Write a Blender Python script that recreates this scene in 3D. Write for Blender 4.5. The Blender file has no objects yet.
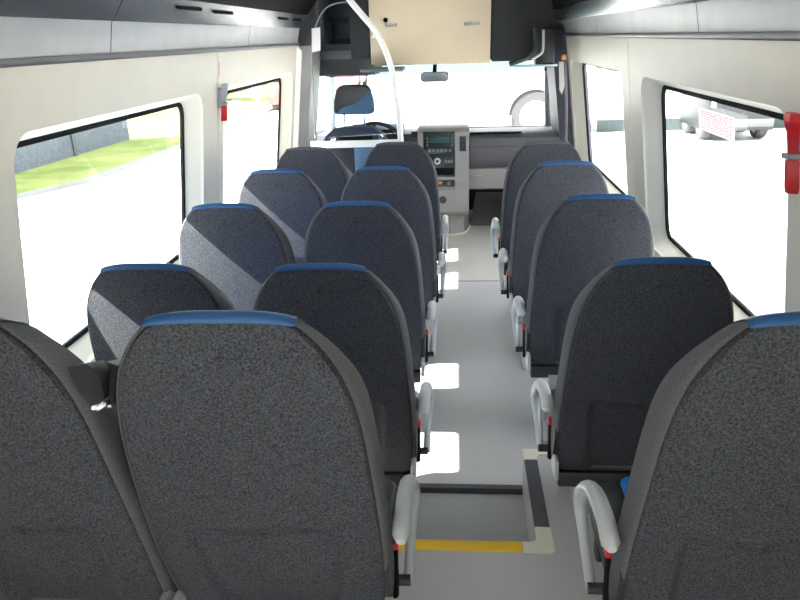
import bpy, bmesh, math, random
from mathutils import Vector, Matrix
from mathutils.geometry import tessellate_polygon
random.seed(7)
SC = bpy.context.scene
COL = SC.collection
PI = math.pi

# ------------------------------------------------------------------ materials
def mat(name, col, rough=.5, metal=0., spec=.5, noise=None, bump=None, coat=0., emis=None):
    m = bpy.data.materials.new(name); m.use_nodes = True
    nt = m.node_tree; b = nt.nodes['Principled BSDF']
    b.inputs['Base Color'].default_value = (*col, 1)
    b.inputs['Roughness'].default_value = rough
    b.inputs['Metallic'].default_value = metal
    b.inputs['Specular IOR Level'].default_value = spec
    if coat: b.inputs['Coat Weight'].default_value = coat
    tc = nt.nodes.new('ShaderNodeTexCoord')
    if noise:                                   # (scale, colour2, low, high, detail)
        sc, c2, lo, hi, det = noise
        n = nt.nodes.new('ShaderNodeTexNoise'); n.inputs['Scale'].default_value = sc
        n.inputs['Detail'].default_value = det; n.inputs['Roughness'].default_value = .6
        r = nt.nodes.new('ShaderNodeValToRGB')
        r.color_ramp.elements[0].position = lo; r.color_ramp.elements[1].position = hi
        r.color_ramp.elements[0].color = (*col, 1); r.color_ramp.elements[1].color = (*c2, 1)
        nt.links.new(tc.outputs['Object'], n.inputs['Vector'])
        nt.links.new(n.outputs['Fac'], r.inputs['Fac'])
        nt.links.new(r.outputs['Color'], b.inputs['Base Color'])
    if bump:
        sc, st = bump
        n = nt.nodes.new('ShaderNodeTexNoise'); n.inputs['Scale'].default_value = sc; n.inputs['Detail'].default_value = 3
        bp = nt.nodes.new('ShaderNodeBump'); bp.inputs['Strength'].default_value = st; bp.inputs['Distance'].default_value = .002
        nt.links.new(tc.outputs['Object'], n.inputs['Vector'])
        nt.links.new(n.outputs['Fac'], bp.inputs['Height']); nt.links.new(bp.outputs['Normal'], b.inputs['Normal'])
    if emis:
        b.inputs['Emission Color'].default_value = (*emis[0], 1); b.inputs['Emission Strength'].default_value = emis[1]
    return m

def glass(name, tint, gloss=.06):
    m = bpy.data.materials.new(name); m.use_nodes = True
    nt = m.node_tree; nt.nodes.clear()
    o = nt.nodes.new('ShaderNodeOutputMaterial'); mx = nt.nodes.new('ShaderNodeMixShader')
    t = nt.nodes.new('ShaderNodeBsdfTransparent'); g = nt.nodes.new('ShaderNodeBsdfGlossy')
    lw = nt.nodes.new('ShaderNodeLayerWeight'); lw.inputs['Blend'].default_value = .12
    ma = nt.nodes.new('ShaderNodeMath'); ma.operation = 'MULTIPLY'; ma.inputs[1].default_value = gloss * 6
    t.inputs['Color'].default_value = (*tint, 1); g.inputs['Roughness'].default_value = .02
    nt.links.new(lw.outputs['Fresnel'], ma.inputs[0]); nt.links.new(ma.outputs[0], mx.inputs['Fac'])
    nt.links.new(t.outputs[0], mx.inputs[1]); nt.links.new(g.outputs[0], mx.inputs[2]); nt.links.new(mx.outputs[0], o.inputs['Surface'])
    return m

M = dict(
    fabric=mat('charcoal_melange_fabric', (.023, .0242, .030), .95, spec=.15, noise=(300, (.108, .112, .128), .33, .70, 4), bump=(500, .5)),
    bolster=mat('grey_bolster_fabric', (.088, .089, .097), .85, spec=.25, noise=(420, (.132, .133, .142), .4, .62, 2), bump=(500, .3)),
    blue=mat('blue_vinyl', (.016, .09, .25), .42, spec=.5, bump=(300, .15)),
    blueseat=mat('blue_seat_cloth', (.02, .19, .62), .8, spec=.2, bump=(500, .3)),
    dark=mat('dark_plastic', (.022, .023, .027), .5),
    black=mat('black_rubber', (.003, .003, .0035), .7, spec=.12),
    armgrey=mat('light_grey_plastic', (.50, .52, .54), .35),
    leggrey=mat('grey_painted_steel', (.42, .43, .45), .4),
    chrome=mat('chrome', (.8, .8, .82), .12, 1.),
    red=mat('red_plastic', (.62, .014, .02), .35),
    wall=mat('cream_wall_plastic', (.655, .60, .505), .45, spec=.4, noise=(6, (.685, .63, .535), .35, .7, 2)),
    reveal=mat('cream_reveal_plastic', (.70, .665, .57), .5, spec=.4),
    rackface=mat('graphite_rack_plastic', (.065, .068, .076), .25, spec=.8, bump=(900, .08)),
    rackside=mat('silver_grey_rack_plastic', (.40, .40, .41), .42, spec=.5, noise=(9, (.45, .45, .455), .35, .65, 3)),
    railm=mat('dark_grey_rail', (.075, .075, .085), .4),
    railtop=mat('rail_lip_grey', (.22, .22, .235), .35),
    ceil=mat('ceiling_cloth', (.66, .66, .66), .9, spec=.1),
    floor=mat('grey_vinyl_floor', (.46, .445, .46), .38, spec=.45, noise=(420, (.55, .535, .55), .38, .66, 3), bump=(60, .05)),
    cabfloor=mat('pale_vinyl_floor', (.50, .48, .47), .5, spec=.4, noise=(300, (.57, .545, .53), .38, .66, 3)),
    well=mat('dull_grey_vinyl', (.36, .355, .365), .5, spec=.4, noise=(420, (.43, .425, .435), .38, .66, 3)),
    mat_=mat('footwell_mat', (.13, .115, .115), .9, noise=(200, (.17, .15, .15), .4, .6, 2)),
    yellow=mat('yellow_nosing', (.90, .55, .015), .45),
    ivory=mat('ivory_nosing', (.72, .69, .58), .45),
    gritty=mat('dark_grip_strip', (.06, .062, .07), .75, noise=(700, (.12, .12, .13), .45, .6, 2)),
    bandk=mat('dark_riser_rubber', (.07, .07, .075), .6),
    beige=mat('beige_panel', (.60, .49, .355), .6, spec=.3, noise=(3, (.64, .53, .39), .3, .7, 2)),
    cabblack=mat('black_cabinet', (.014, .015, .017), .55, spec=.4),
    cabgrey=mat('cab_headliner_grey', (.05, .052, .057), .6, spec=.35),
    cabgrey2=mat('cab_shelf_grey', (.15, .15, .155), .55),
    pillar=mat('grey_pillar_trim', (.30, .29, .285), .6),
    pale=mat('sky_tinted_trim', (.58, .62, .68), .4),  # blue of the reflected sky is mixed into this trim colour
    navy=mat('navy_pillar_trim', (.022, .022, .045), .6),
    dash=mat('dash_dark_grey', (.085, .083, .095), .65, bump=(700, .2)),
    dashlow=mat('dash_light_grey', (.27, .255, .255), .6),
    console=mat('console_grey', (.25, .24, .245), .5),
    radio=mat('radio_black', (.012, .018, .02), .3),
    radiolcd=mat('radio_display', (.02, .06, .07), .2),
    btn=mat('radio_button', (.10, .13, .14), .4),
    orange=mat('amber_switch', (.55, .20, .05), .4),
    whiteplastic=mat('white_tube', (.80, .78, .74), .3),
    paper=mat('white_sticker', (.80, .76, .76), .6),
    inkred=mat('red_print', (.62, .10, .16), .6),
    inkblack=mat('black_print', (.02, .02, .02), .6),
    mirror=mat('mirror_glass', (.30, .31, .31), .12, 1.),
    seatblue=mat('driver_seat_fabric', (.028, .040, .060), .9, spec=.2, noise=(300, (.06, .08, .11), .4, .6, 2)),
    headblue=mat('driver_headrest_blue', (.025, .085, .17), .6),
    panelblue=mat('partition_blue_panel', (.035, .10, .18), .35),
    # outdoors
    concrete=mat('pale_concrete', (.62, .61, .60), .9, noise=(.6, (.68, .67, .655), .35, .65, 4)),
    kerb=mat('kerb_stone', (.20, .20, .20), .9),
    grass=mat('lawn_grass', (.15, .19, .055), .9, spec=.1, noise=(1.1, (.27, .30, .11), .35, .68, 5)),
    slate=mat('slate_blue_fence', (.060, .074, .098), .8, noise=(14, (.085, .10, .125), .4, .6, 3)),
    foliage=mat('leaf_green', (.10, .14, .05), .8, noise=(5, (.22, .26, .11), .4, .6, 3)),
    bark=mat('bark', (.12, .09, .06), .9),
    white=mat('white_paint', (.85, .85, .85), .3),
    tyre=mat('grey_tyre_rubber', (.045, .043, .046), .8),  # one even dark grey over the whole tyre
    teal=mat('teal_grey_band', (.045, .062, .066), .7),
    vangrey=mat('dark_grey_paint', (.013, .0145, .019), .4),
    shadegrey=mat('grey_fender_plastic', (.09, .09, .092), .6),
    carred=mat('red_paint', (.50, .09, .085), .3),
    redroof=mat('pinkish_red_paint', (.6, .16, .18), .4),
)
G_SIDE = glass('side_glass', (.93, .96, .95), .03)
G_WIND = glass('windscreen_glass', (.95, .98, .98))
G_TINT = glass('windscreen_tint_band', (.30, .385, .405))
def translucent(name, col):
    m = bpy.data.materials.new(name); m.use_nodes = True; nt = m.node_tree; nt.nodes.clear()
    o = nt.nodes.new('ShaderNodeOutputMaterial'); mx = nt.nodes.new('ShaderNodeMixShader'); a = nt.nodes.new('ShaderNodeBsdfTranslucent'); b = nt.nodes.new('ShaderNodeBsdfDiffuse')
    for x in (a, b): x.inputs['Color'].default_value = (*col, 1)
    nt.links.new(a.outputs[0], mx.inputs[1]); nt.links.new(b.outputs[0], mx.inputs[2]); nt.links.new(mx.outputs[0], o.inputs['Surface'])
    return m
M['film'] = translucent('white_sticker_film', (.80, .74, .76))
M['inkfilm'] = translucent('red_sticker_print', (.62, .10, .18))
G_ACR = glass('clear_acrylic', (.88, .90, .92), .09)

# ------------------------------------------------------------------ mesh helpers
class MB:
    def __init__(s): s.bm = bmesh.new()
    def face(s, vs):
        try: return s.bm.faces.new(vs)
        except ValueError: return None
    def quad(s, *p): return s.face([s.bm.verts.new(Vector(q)) for q in p])
    def box(s, lo, hi, bevel=0., seg=2, mtx=None):
        lo, hi = Vector(lo), Vector(hi)
        r = bmesh.ops.create_cube(s.bm, size=1.)
        vs = r['verts']; c = (lo + hi) / 2; d = hi - lo
        for v in vs: v.co = Vector((v.co.x * d.x, v.co.y * d.y, v.co.z * d.z)) + c
        if bevel:
            es = list({e for v in vs for e in v.link_edges})
            q = bmesh.ops.bevel(s.bm, geom=es, offset=min(bevel, min(d) * .49), segments=seg, profile=.5, affect='EDGES')
            vs = list({v for f in q['faces'] for v in f.verts} | {v for v in vs if v.is_valid})
        if mtx is not None:
            for v in vs: v.co = mtx @ v.co
        return s
    def loops(s, loops, closed=True, cap0=False, cap1=False):
        rows = [[s.bm.verts.new(Vector(p)) for p in L] for L in loops]
        n = len(rows[0])
        for a, b in zip(rows, rows[1:]):
            for i in range(n if closed else n - 1):
                j = (i + 1) % n
                s.face([a[i], a[j], b[j], b[i]])
        if cap0: s.face(rows[0][::-1])
        if cap1: s.face(rows[-1])
        return s
    def tube(s, path, r, n=10, flat=None, caps=True):
        P = [Vector(p) for p in path]; L = []
        up = None
        for i, p in enumerate(P):
            t = ((P[min(i + 1, len(P) - 1)] - p).normalized() + (p - P[max(i - 1, 0)]).normalized())
            t = t.normalized() if t.length > 1e-6 else Vector((0, 0, 1))
            if up is None:
                up = Vector((1, 0, 0)) if abs(t.x) < .8 else Vector((0, 1, 0))
            u = (up - t * up.dot(t)).normalized(); w = t.cross(u); up = u
            rr = r[i] if isinstance(r, (list, tuple)) else r
            fl = flat or 1.
            L.append([p + u * rr * math.cos(2 * PI * k / n) + w * rr * fl * math.sin(2 * PI * k / n) for k in range(n)])
        return s.loops(L, True, caps, caps)
    def lathe(s, prof, c, axis='Y', n=32, cap=True):
        L = []
        for r, h in prof:
            ring = []
            for k in range(n):
                a = 2 * PI * k / n; x, y = r * math.cos(a), r * math.sin(a)
                ring.append(Vector(c) + (Vector((x, h, y)) if axis == 'Y' else Vector((h, x, y)) if axis == 'X' else Vector((x, y, h))))
            L.append(ring)
        return s.loops(L, True, cap, cap)
    def prism(s, pts, a, b, axis='X'):
        def P(u, v, h): return (h, u, v) if axis == 'X' else (u, h, v) if axis == 'Y' else (u, v, h)
        return s.loops([[P(u, v, a) for u, v in pts], [P(u, v, b) for u, v in pts]], True, True, True)
    def build(s, name, m, parent=None, smooth=True, angle=35, kind=None):
        bmesh.ops.recalc_face_normals(s.bm, faces=s.bm.faces[:])
        me = bpy.data.meshes.new(name); s.bm.to_mesh(me); s.bm.free()
        me.materials.append(M[m] if isinstance(m, str) else m)
        if smooth:
            for p in me.polygons: p.use_smooth = True
            me.set_sharp_from_angle(angle=math.radians(angle))
        o = bpy.data.objects.new(name, me); COL.objects.link(o)
        if parent is not None: o.parent = parent
        if kind: o['kind'] = kind
        return o

def tag(o, label, cat, group=None):
    o['label'] = label; o['category'] = cat
    if group: o['group'] = group
    return o
def thing(name, label, cat, loc=(0, 0, 0), group=None, rz=0):
    o = bpy.data.objects.new(name, None); COL.objects.link(o); o.location = loc; o.rotation_euler = (0, 0, rz)
    o.empty_display_size = .1
    return tag(o, label, cat, group)
def dup(o, parent=None):
    c = o.copy(); COL.objects.link(c)
    if parent is not None: c.parent = parent
    for ch in [x for x in bpy.data.objects if x.parent == o]: dup(ch, c)
    return c
def smoothpath(P, n=8):
    P = [Vector(p) for p in P]; out = []
    for i in range(len(P) - 1):
        a, b = P[max(i - 1, 0)], P[i]; c, d = P[i + 1], P[min(i + 2, len(P) - 1)]
        for k in range(n):
            t = k / n
            out.append(.5 * ((2 * b) + (c - a) * t + (2 * a - 5 * b + 4 * c - d) * t * t + (3 * b - a - 3 * c + d) * t ** 3))
    return out + [P[-1]]
def rrect(y0, y1, z0, z1, r, n=8):
    out = []
    for cy, cz, a0 in ((y1 - r, z1 - r, 0), (y0 + r, z1 - r, PI / 2), (y0 + r, z0 + r, PI), (y1 - r, z0 + r, 1.5 * PI)):
        for k in range(n + 1):
            a = a0 + PI / 2 * k / n; out.append((cy + r * math.cos(a), cz + r * math.sin(a)))
    return out

# ------------------------------------------------------------------ the body shell
XC, HW, TUM, ZR = -.147, .950, .126, 1.499
def wx(side, z, off=0.): return XC + side * (HW + TUM * (ZR - z) + off)
H_PLAT = .15
Y_REAR = -1.7

def wall_panel(mb, side, y0, y1, z0, z1, hole):
    outer = [(y0, z0), (y1, z0), (y1, z1), (y0, z1)]
    polys = [[Vector((y, z, 0)) for y, z in outer]]
    if hole: polys.append([Vector((y, z, 0)) for y, z in hole])
    flat = [p for q in polys for p in q]
    vs = [mb.bm.verts.new((wx(side, p.y), p.x, p.y)) for p in flat]
    for t in tessellate_polygon(polys): mb.face([vs[i] for i in t])
    for a, b in (((y0, z0), (y0, z1)), ((y1, z0), (y1, z1))):       # returned edges at the panel seams
        mb.quad((wx(side, a[1]), *a), (wx(side, b[1]), *b), (wx(side, b[1], .012), *b), (wx(side, a[1], .012), *a))

#  holes: (y0, y1, z0, z1) at the wall face ; glass edges (y0, y1, z0, z1) at the pane
WIN = {
 -1: [((-1.3, -.4, .60, 1.338), (-1.27, -.45, .62, 1.30)), ((1.22, 1.56, .56, 1.338), (1.24, 1.53, .62, 1.30)),
      ((1.735, 3.175, .565, 1.338), (1.71, 3.115, .625, 1.302)), ((3.475, 5.02, .565, 1.338), (3.45, 4.96, .625, 1.302))],
 1: [((-1.3, -.4, .60, 1.338), (-1.27, -.45, .62, 1.30)), (None, None),
      ((1.885, 3.43, .565, 1.338), (1.86, 3.335, .615, 1.302)), ((3.83, 5.60, .565, 1.338), (3.80, 5.45, .615, 1.328))],
}
SEAMS = {-1: [Y_REAR, .435, 1.6, 3.386, 5.11], 1: [Y_REAR, .435, 1.72, 3.66, 5.68]}
GL = .075
win_no = 0
for side, nm in ((-1, 'left'), (1, 'right')):
    mb = MB(); rv = MB()
    for i, (hole, pane) in enumerate(WIN[side]):
        h = rrect(*hole, .085) if hole else None
        a, b = SEAMS[side][i], SEAMS[side][i + 1]
        wall_panel(mb, side, a + .0025, b - .0025, -.02, 1.514, h)
        if not hole: continue
        inner = rrect(*pane, .06)
        loops = []
        for t in (0, .06, .2, 1):                                   # rounded lip, then the sloped reveal
            o_ = GL * t if t != .06 else .006
            u = t if t != .06 else .02
            loops.append([(wx(side, hz + (pz - hz) * u, o_), hy + (py - hy) * u, hz + (pz - hz) * u) for (hy, hz), (py, pz) in zip(h, inner)])
        rv.loops(loops)
    w = mb.build('wall_' + nm, 'wall', None, smooth=False, kind='structure')
    rv.build('window_reveal', 'reveal', w, angle=50)
    bk = MB()
    for s in SEAMS[side][1:-1]:
        bk.quad((wx(side, -.02, .0119), s - .01, -.02), (wx(side, -.02, .0119), s + .01, -.02), (wx(side, 1.5, .0119), s + .01, 1.62), (wx(side, 1.5, .0119), s - .01, 1.62))
    bk.build('seam_backing', 'pillar', w, smooth=False)
    for i, (hole, pane) in enumerate(WIN[side]):
        if not hole: continue
        win_no += 1
        py0, py1, pz0, pz1 = pane
        g = MB(); L = rrect(py0 - .03, py1 + .03, pz0 - .03, pz1 + .03, .07)
        g.loops([[(wx(side, z, GL + .004), y, z) for y, z in L], [(wx(side, z, GL + .009), y, z) for y, z in L]], True, True, True)
        win = g.build('window_%d' % win_no, G_SIDE, None, smooth=False, kind='structure')
        k = MB(); o0 = rrect(py0 - .03, py1 + .03, pz0 - .03, pz1 + .03, .07); o1 = rrect(py0 + .017, py1 - .017, pz0 + .013, pz1 - .013, .05)
        k.loops([[(wx(side, z, GL + .003), y, z) for y, z in o0], [(wx(side, z, GL - .008), y, z) for y, z in o0],
                 [(wx(side, z, GL - .008), y, z) for y, z in o1], [(wx(side, z, GL + .003), y, z) for y, z in o1]])
        k.build('rubber_gasket', 'black', win)

# floor: aisle level, sunken tray behind the platform edge, and the raised rear platform
fl = MB()
XR0, YF, YN = .228, 2.19, 1.70
XL0 = -.36
fl.quad((-1.33, YF - .01, 0), (1.05, YF - .01, 0), (1.05, 4.49, 0), (-1.33, 4.49, 0))
floor = fl.build('floor', 'floor', None, smooth=False, kind='structure')
f2 = MB(); f2.quad((-1.33, 4.49, 0), (1.05, 4.49, 0), (1.05, 7.2, 0), (-1.33, 7.2, 0)); f2.build('cab_floor', 'cabfloor', floor, smooth=False)
f3 = MB(); f3.box((-1.33, 4.484, 0), (1.05, 4.496, .0025)); f3.build('floor_joint', 'dashlow', floor, smooth=False)
f4 = MB(); f4.quad((XL0 - .1, YN - .1, -.022), (XR0 + .05, YN - .1, -.022), (XR0 + .05, YF, -.022), (XL0 - .1, YF, -.022)); f4.build('sunken_tray', 'well', floor, smooth=False)
f5 = MB(); f5.quad((XL0, YF - .012, -.022), (XR0, YF - .012, -.022), (XR0, YF - .012, .0), (XL0, YF - .012, .0))
f5.box((XL0, YF - .014, -.001), (XR0, YF + .012, .003)); f5.build('tray_edge', 'bandk', floor, smooth=False)
pf = MB()
pf.box((XR0 + .004, YN, -.03), (1.04, YF, H_PLAT)); pf.box((-1.31, YN, -.03), (XL0, YF, H_PLAT))
pf.box((-1.31, Y_REAR, -.03), (1.04, YN, H_PLAT)); pf.build('raised_platform', 'floor', floor, smooth=False)

t = thing('step_nosing', 'yellow step edge strip crossing the aisle floor at the sunken tray', 'step edge', (0, 0, H_PLAT))
m = MB(); m.box((XL0, YN - .034, -.012), (.182, YN + .008, .004), .002); m.build('yellow_strip', 'yellow', t)
t = thing('step_nosing', 'grey step edge strip with ivory corner pieces beside the single seats', 'step edge', (0, 0, H_PLAT))
m = MB(); m.box((XR0 - .002, YN + .075, -.010), (XR0 + .042, YF - .055, .004), .002); m.build('grip_strip', 'gritty', t)
m = MB(); m.prism([(.184, YN - .036), (XR0 + .030, YN - .036), (XR0 + .038, YN - .033), (XR0 + .044, YN - .026), (XR0 + .044, YN + .074), (XR0 - .003, YN + .074), (XR0 - .003, YN + .022), (XR0 - .01, YN + .010), (XR0 - .022, YN + .006), (.184, YN + .006)], -.008, .005, 'Z')
m.build('corner_piece', 'ivory', t)
m = MB(); m.prism([(XR0 - .002, YF - .054), (XR0 + .043, YF - .054), (XR0 + .043, YF - .035), (XR0 + .05, YF - .025), (XR0 + .06, YF - .022), (.62, YF - .022), (.62, YF + .012), (XR0 - .002, YF + .012)], -.008, .005, 'Z')
m.build('corner_piece', 'ivory', t)
rr = MB(); rr.quad((XR0, YN, -.022), (XR0, YF, -.022), (XR0, YF, H_PLAT - .001), (XR0, YN, H_PLAT - .001)); rr.build('riser_cover', 'floor', floor, smooth=False)

# ceiling and rear wall
c = MB(); c.box((-1.1, Y_REAR, 1.93), (.85, 7.0, 1.96)); c.build('ceiling', 'ceil', None, smooth=False, kind='structure')
rw = MB()
for x0, x1, z0, z1 in ((-1.34, 1.06, -.02, .80), (-1.34, 1.06, 1.46, 1.96), (-1.34, -.95, .80, 1.46), (-.25, -.05, .80, 1.46), (.65, 1.06, .80, 1.46)):
    rw.box((x0, Y_REAR - .05, z0), (x1, Y_REAR, z1))
rw.build('wall_rear', 'wall', None, smooth=False, kind='structure')
for x0, x1 in ((-.95, -.25), (-.05, .65)):
    win_no += 1
    g = MB(); g.box((x0, Y_REAR - .03, .80), (x1, Y_REAR - .025, 1.46)); g.build('window_%d' % win_no, G_SIDE, None, smooth=False, kind='structure')

# ------------------------------------------------------------------ luggage racks
def rack(side, y_front, joints, slots, label):
    t = thing('luggage_rack', label, 'luggage rack')
    def X(d): return XC + side * d
    segs = [Y_REAR + .01] + joints + [y_front]
    for a, b in zip(segs, segs[1:]):
        m = MB()
        m.loops([[(X(d), y, z) for d, z in ((.944, 1.517), (.943, 1.53), (.926, 1.610), (.922, 1.614))] for y in (a + .003, b - .003)], False)
        m.build('lower_panel', 'rackside', t, angle=60)
        m = MB()
        m.loops([[(X(d), y, z) for d, z in ((.923, 1.6135), (.915, 1.622), (.86, 1.70), (.78, 1.806), (.70, 1.89), (.65, 1.932))] for y in (a + .003, b - .003)], False)
        m.build('upper_panel', 'rackface', t, angle=60)
    m = MB(); m.loops([[(X(d), y, z) for d, z in ((.956, 1.515), (.928, 1.614), (.70, 1.90), (.655, 1.94))] for y in (segs[0], y_front)], False)
    m.build('joint_backing', 'black', t, smooth=False)
    m = MB(); m.loops([[(X(d), y, z) for d, z in ((.956, 1.52), (.928, 1.619), (.70, 1.905), (.66, 1.94), (1.0, 1.94), (1.0, 1.52))] for y in (y_front - .004, y_front)], True, True, True)
    m.build('end_panel', 'rackside', t, smooth=False)
    m = MB(); m.loops([[(X(d), y, z) for d, z in ((.953, 1.499), (.933, 1.501), (.930, 1.505), (.930, 1.5155), (.953, 1.5175))] for y in (segs[0], y_front)], True, True, True)
    m.build('edge_rail', 'railm', t, angle=60)
    m = MB(); m.loops([[(X(d), y, z) for d, z in ((.952, 1.5176), (.933, 1.5158), (.934, 1.5192), (.952, 1.5215))] for y in (segs[0], y_front)], True, True, True)
    m.build('rail_lip', 'railtop', t, angle=60)
    for y0, y1, z in slots:
        d = .923 - (z - 1.6135) * .735
        m = MB()
        m.loops([[(X(d - .004 + .003 * q), y, z + w) for q, w in ((-.6, -.005), (-1.2, .005), (1, .007), (1, -.007))] for y in (y0, y1)], True, True, True)
        m.build('vent_slot', 'black', t, smooth=False)
    return t
rack(-1, 5.31, [.9, 2.30, 3.88], [(2.75, 3.02, 1.667), (3.17, 3.45, 1.664), (4.34, 4.60, 1.662), (4.74, 4.98, 1.662)], 'grey luggage rack above the windows of the paired seats, with a dark face')
rack(1, 6.10, [1.0, 2.58, 4.42], [(4.83, 5.14, 1.689), (5.32, 5.60, 1.689)], 'grey luggage rack above the windows of the single seats, with a pale face')

# ------------------------------------------------------------------ seats
ANG = math.radians(11)
OUT = [(0, 0), (0, .035), (.002, .065), (.006, .088), (.011, .104), (.0155, .112), (.021, .118), (.032, .128), (.05, .143), (.075, .158), (.10, .170), (.13, .180), (.17, .189), (.22, .196), (.28, .201), (.36, .205),
       (.44, .208), (.52, .209), (.59, .207), (.64, .204), (.668, .198), (.682, .186), (.689, .168), (.69, .14), (.69, .07), (.69, 0)]
def half_outline(n=48):
    P = [Vector((b, a, 0)) for a, b in OUT]
    return [(p.x * 1.03, p.y if p.y < .5 else .5 + (p.y - .5) * 1.19) for p in smoothpath(P, 3)]
HO = half_outline()
OUTLINE = HO + [(-x, s) for x, s in HO[-2:0:-1]]                      # (x, s), closed
def bulge(x, s): return -.020 * max(0, 1 - (x / .205) ** 2) * min(1, s / .10) * min(1, max(0, (.726 - s)) / .12)
def sst(a, b, v):
    v = max(0, min(1, (v - a) / (b - a))); return v * v * (3 - 2 * v)
def recess(x, s):
    a = 1 - sst(.118, .134, abs(x) + .10 * max(0, s - .50))
    return .016 * a * sst(.436, .446, s)
def place(x, s, d):
    """x across, s down the back from its top, d through its thickness towards the front; seat origin = top of back dropped to the floor"""
    s = s + max(0, d) * .62 * (1 - sst(.0, .22, s))                 # the head thins towards the front
    return Vector((x, .115 * s + .17 * s * s + d, 1.04 - s * math.cos(ANG)))
SM = .34
def ring(inset, d, fn=None, front=False):
    R = []
    for x, s in OUTLINE:
        x2 = x * (1 - inset / .208); s2 = SM + (s - SM) * (1 - inset / .345)
        dd = d + (fn(x2, s2) if fn else 0)
        R.append(place(x2, s2, dd))
    return R
def make_seat(arm, label, group):
    t = thing('bus_seat', label, 'seat', (0, 0, 0), group)
    # rear face: charcoal melange cover with the shallow pocket pressed into its foot
    m = MB(); L = []
    def back(x, s): return bulge(x, s) + recess(x, s)
    for f in [.02, .06, .10, .14, .17, .19] : L.append(ring(f, 0, back))
    rings = [ring(.2079 * .999, 0, back)] + [ring(.208 * f, 0, back) for f in (.97, .93, .88, .83, .78, .735, .70, .67, .64, .61, .58, .55, .52, .49, .46, .43, .40, .37, .34, .31, .28, .25, .22, .19, .16, .13, .105)] + [ring(.016, .0, back), ring(.0118, .004), ring(.0125, .010)]
    m.loops(rings, True, True, False); m.build('backrest', 'fabric', t, angle=60)
    m = MB(); m.loops([ring(.022, .012), ring(.0125, .006), ring(.0108, .0022), ring(.0065, .005), ring(.0025, .013), ring(.0, .026), ring(.0, .055), ring(.004, .074), ring(.012, .086), ring(.03, .094)])
    m.build('side_bolster', 'bolster', t, angle=70)
    m = MB(); m.loops([ring(.029, .0938), ring(.045, .093), ring(.09, .082), ring(.15, .078), ring(.206, .078)], True, False, True); m.build('front_panel', 'blueseat', t, angle=60)
    # blue band over the head of the back
    m = MB(); n = 26; rows = []
    crown = [(x, s) for x, s in HO if x < .125]
    def crown_s(x):
        x = abs(x)
        for (a, b), (c_, d_) in zip(HO, HO[1:]):
            if a <= x <= c_ and c_ > a: return b + (d_ - b) * (x - a) / (c_ - a)
        return .023
    for i in range(n + 1):
        x = -.110 + .220 * i / n; s0 = crown_s(x); q = abs(x) / .110
        low = .019 - .003 * q ** 2 - .003 * q ** 8
        P = []
        for s, d in ((s0 + low, -.004 + bulge(x, low)), (s0 + low * .75, -.0055 + bulge(x, low * .75)), (s0 + .009, -.003 + bulge(x, .009)), (s0 + .004, .0005), (s0 + .0005, .006), (s0 - .003, .018), (s0 - .0035, .05), (s0 + .002, .074), (s0 + .012, .09), (s0 + .06, .099), (s0 + .12, .098)):
            P.append(place(x, s, d))
        rows.append(P)
    m.loops(rows, False); o = m.build('head_band', 'blue', t, angle=70)
    # cushion
    m = MB()
    def cr(w, y0, y1, z, r=.05): return [(x, y, z) for x, y in rrect(-w, w, y0, y1, r, 5)]
    m.loops([cr(.17, .235, .465, .335), cr(.195, .225, .49, .35), cr(.202, .215, .50, .39), cr(.20, .205, .498, .425), cr(.188, .205, .485, .444), cr(.14, .21, .445, .446)], True, True, True)
    cu = m.build('cushion', 'dark', t, angle=60)
    m = MB()
    m.loops([cr(.135, .212, .493, .430, .03), cr(.135, .212, .493, .449, .03), cr(.125, .215, .48, .455, .03), cr(.06, .23, .425, .458, .03)], True, True, True)
    m.build('cushion_panel', 'blueseat', cu, angle=60)
    # under-frame
    lx = .10 if arm >= 0 else -.10
    m = MB(); m.box((-.19, .16, .285), (.19, .20, .335), .006); m.box((-.19, .40, .285), (.19, .44, .335), .006); m.box((-.17, .18, .292), (-.13, .42, .33)); m.box((.13, .18, .292), (.17, .42, .33)); m.build('seat_frame', 'dark', t)
    for x in ((lx, -lx) if arm == 0 else (lx,)):
        m = MB(); m.prism([(.13, .30), (.47, .30), (.40, .23), (.35, .05), (.39, .0), (.21, .0), (.25, .05), (.20, .23)], x - .022, x + .022, 'X')
        m.build('pedestal', 'leggrey', t, angle=30)
        m = MB(); m.box((x - .035, .15, 0), (x + .035, .45, .014), .004); m.build('foot_plate', 'leggrey', t)
    for x in (-1, 1):
        m = MB(); m.box((x * .202 - .006, .115, .335), (x * .202 + .006, .205, .40), .004); m.build('recline_bracket', 'leggrey', t)
    if arm:
        X0 = arm * .237
        m = MB()
        path = smoothpath([(X0, .105, .580), (X0, .16, .590), (X0, .25, .575), (X0, .325, .533), (X0 + arm * .003, .358, .488), (X0 + arm * .002, .345, .445), (X0, .29, .405), (X0, .22, .380)], 6)
        k = len(path)
        m.tube([path[0] - Vector((0, .014, .004))] + path, [.008] + [.0165 if i < k * .55 else .0165 - .006 * min(1, (i - k * .55) / (k * .2)) for i in range(k)], 12)
        ar = m.build('armrest', 'armgrey', t, angle=60)
        m = MB(); m.lathe([(.0, -.018), (.011, -.018), (.011, .014), (.0, .014)], (X0 - arm * .010, .215, .383), 'X', 16, False); m.build('pivot', 'dark', ar)
        m = MB(); m.prism([(.13, .56), (.20, .55), (.27, .47), (.22, .40), (.14, .41), (.12, .48)], arm * .203, arm * .212, 'X'); m.build('side_cover', 'dark', t)
        m = MB(); m.tube([(arm * .211, .20, .36), (arm * .212, .20, .43), (arm * .213, .20, .475)], .008, 8, 1.4); b = m.build('belt_buckle', 'black', t)
        m = MB(); m.box((arm * .213 - .009, .190, .474), (arm * .213 + .009, .212, .492), .003); m.build('buckle_button', 'red', b)
    return t
rowword = ['rearmost row', 'second row from the rear', 'third row from the rear', 'fourth row from the rear', 'frontmost row']
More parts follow.
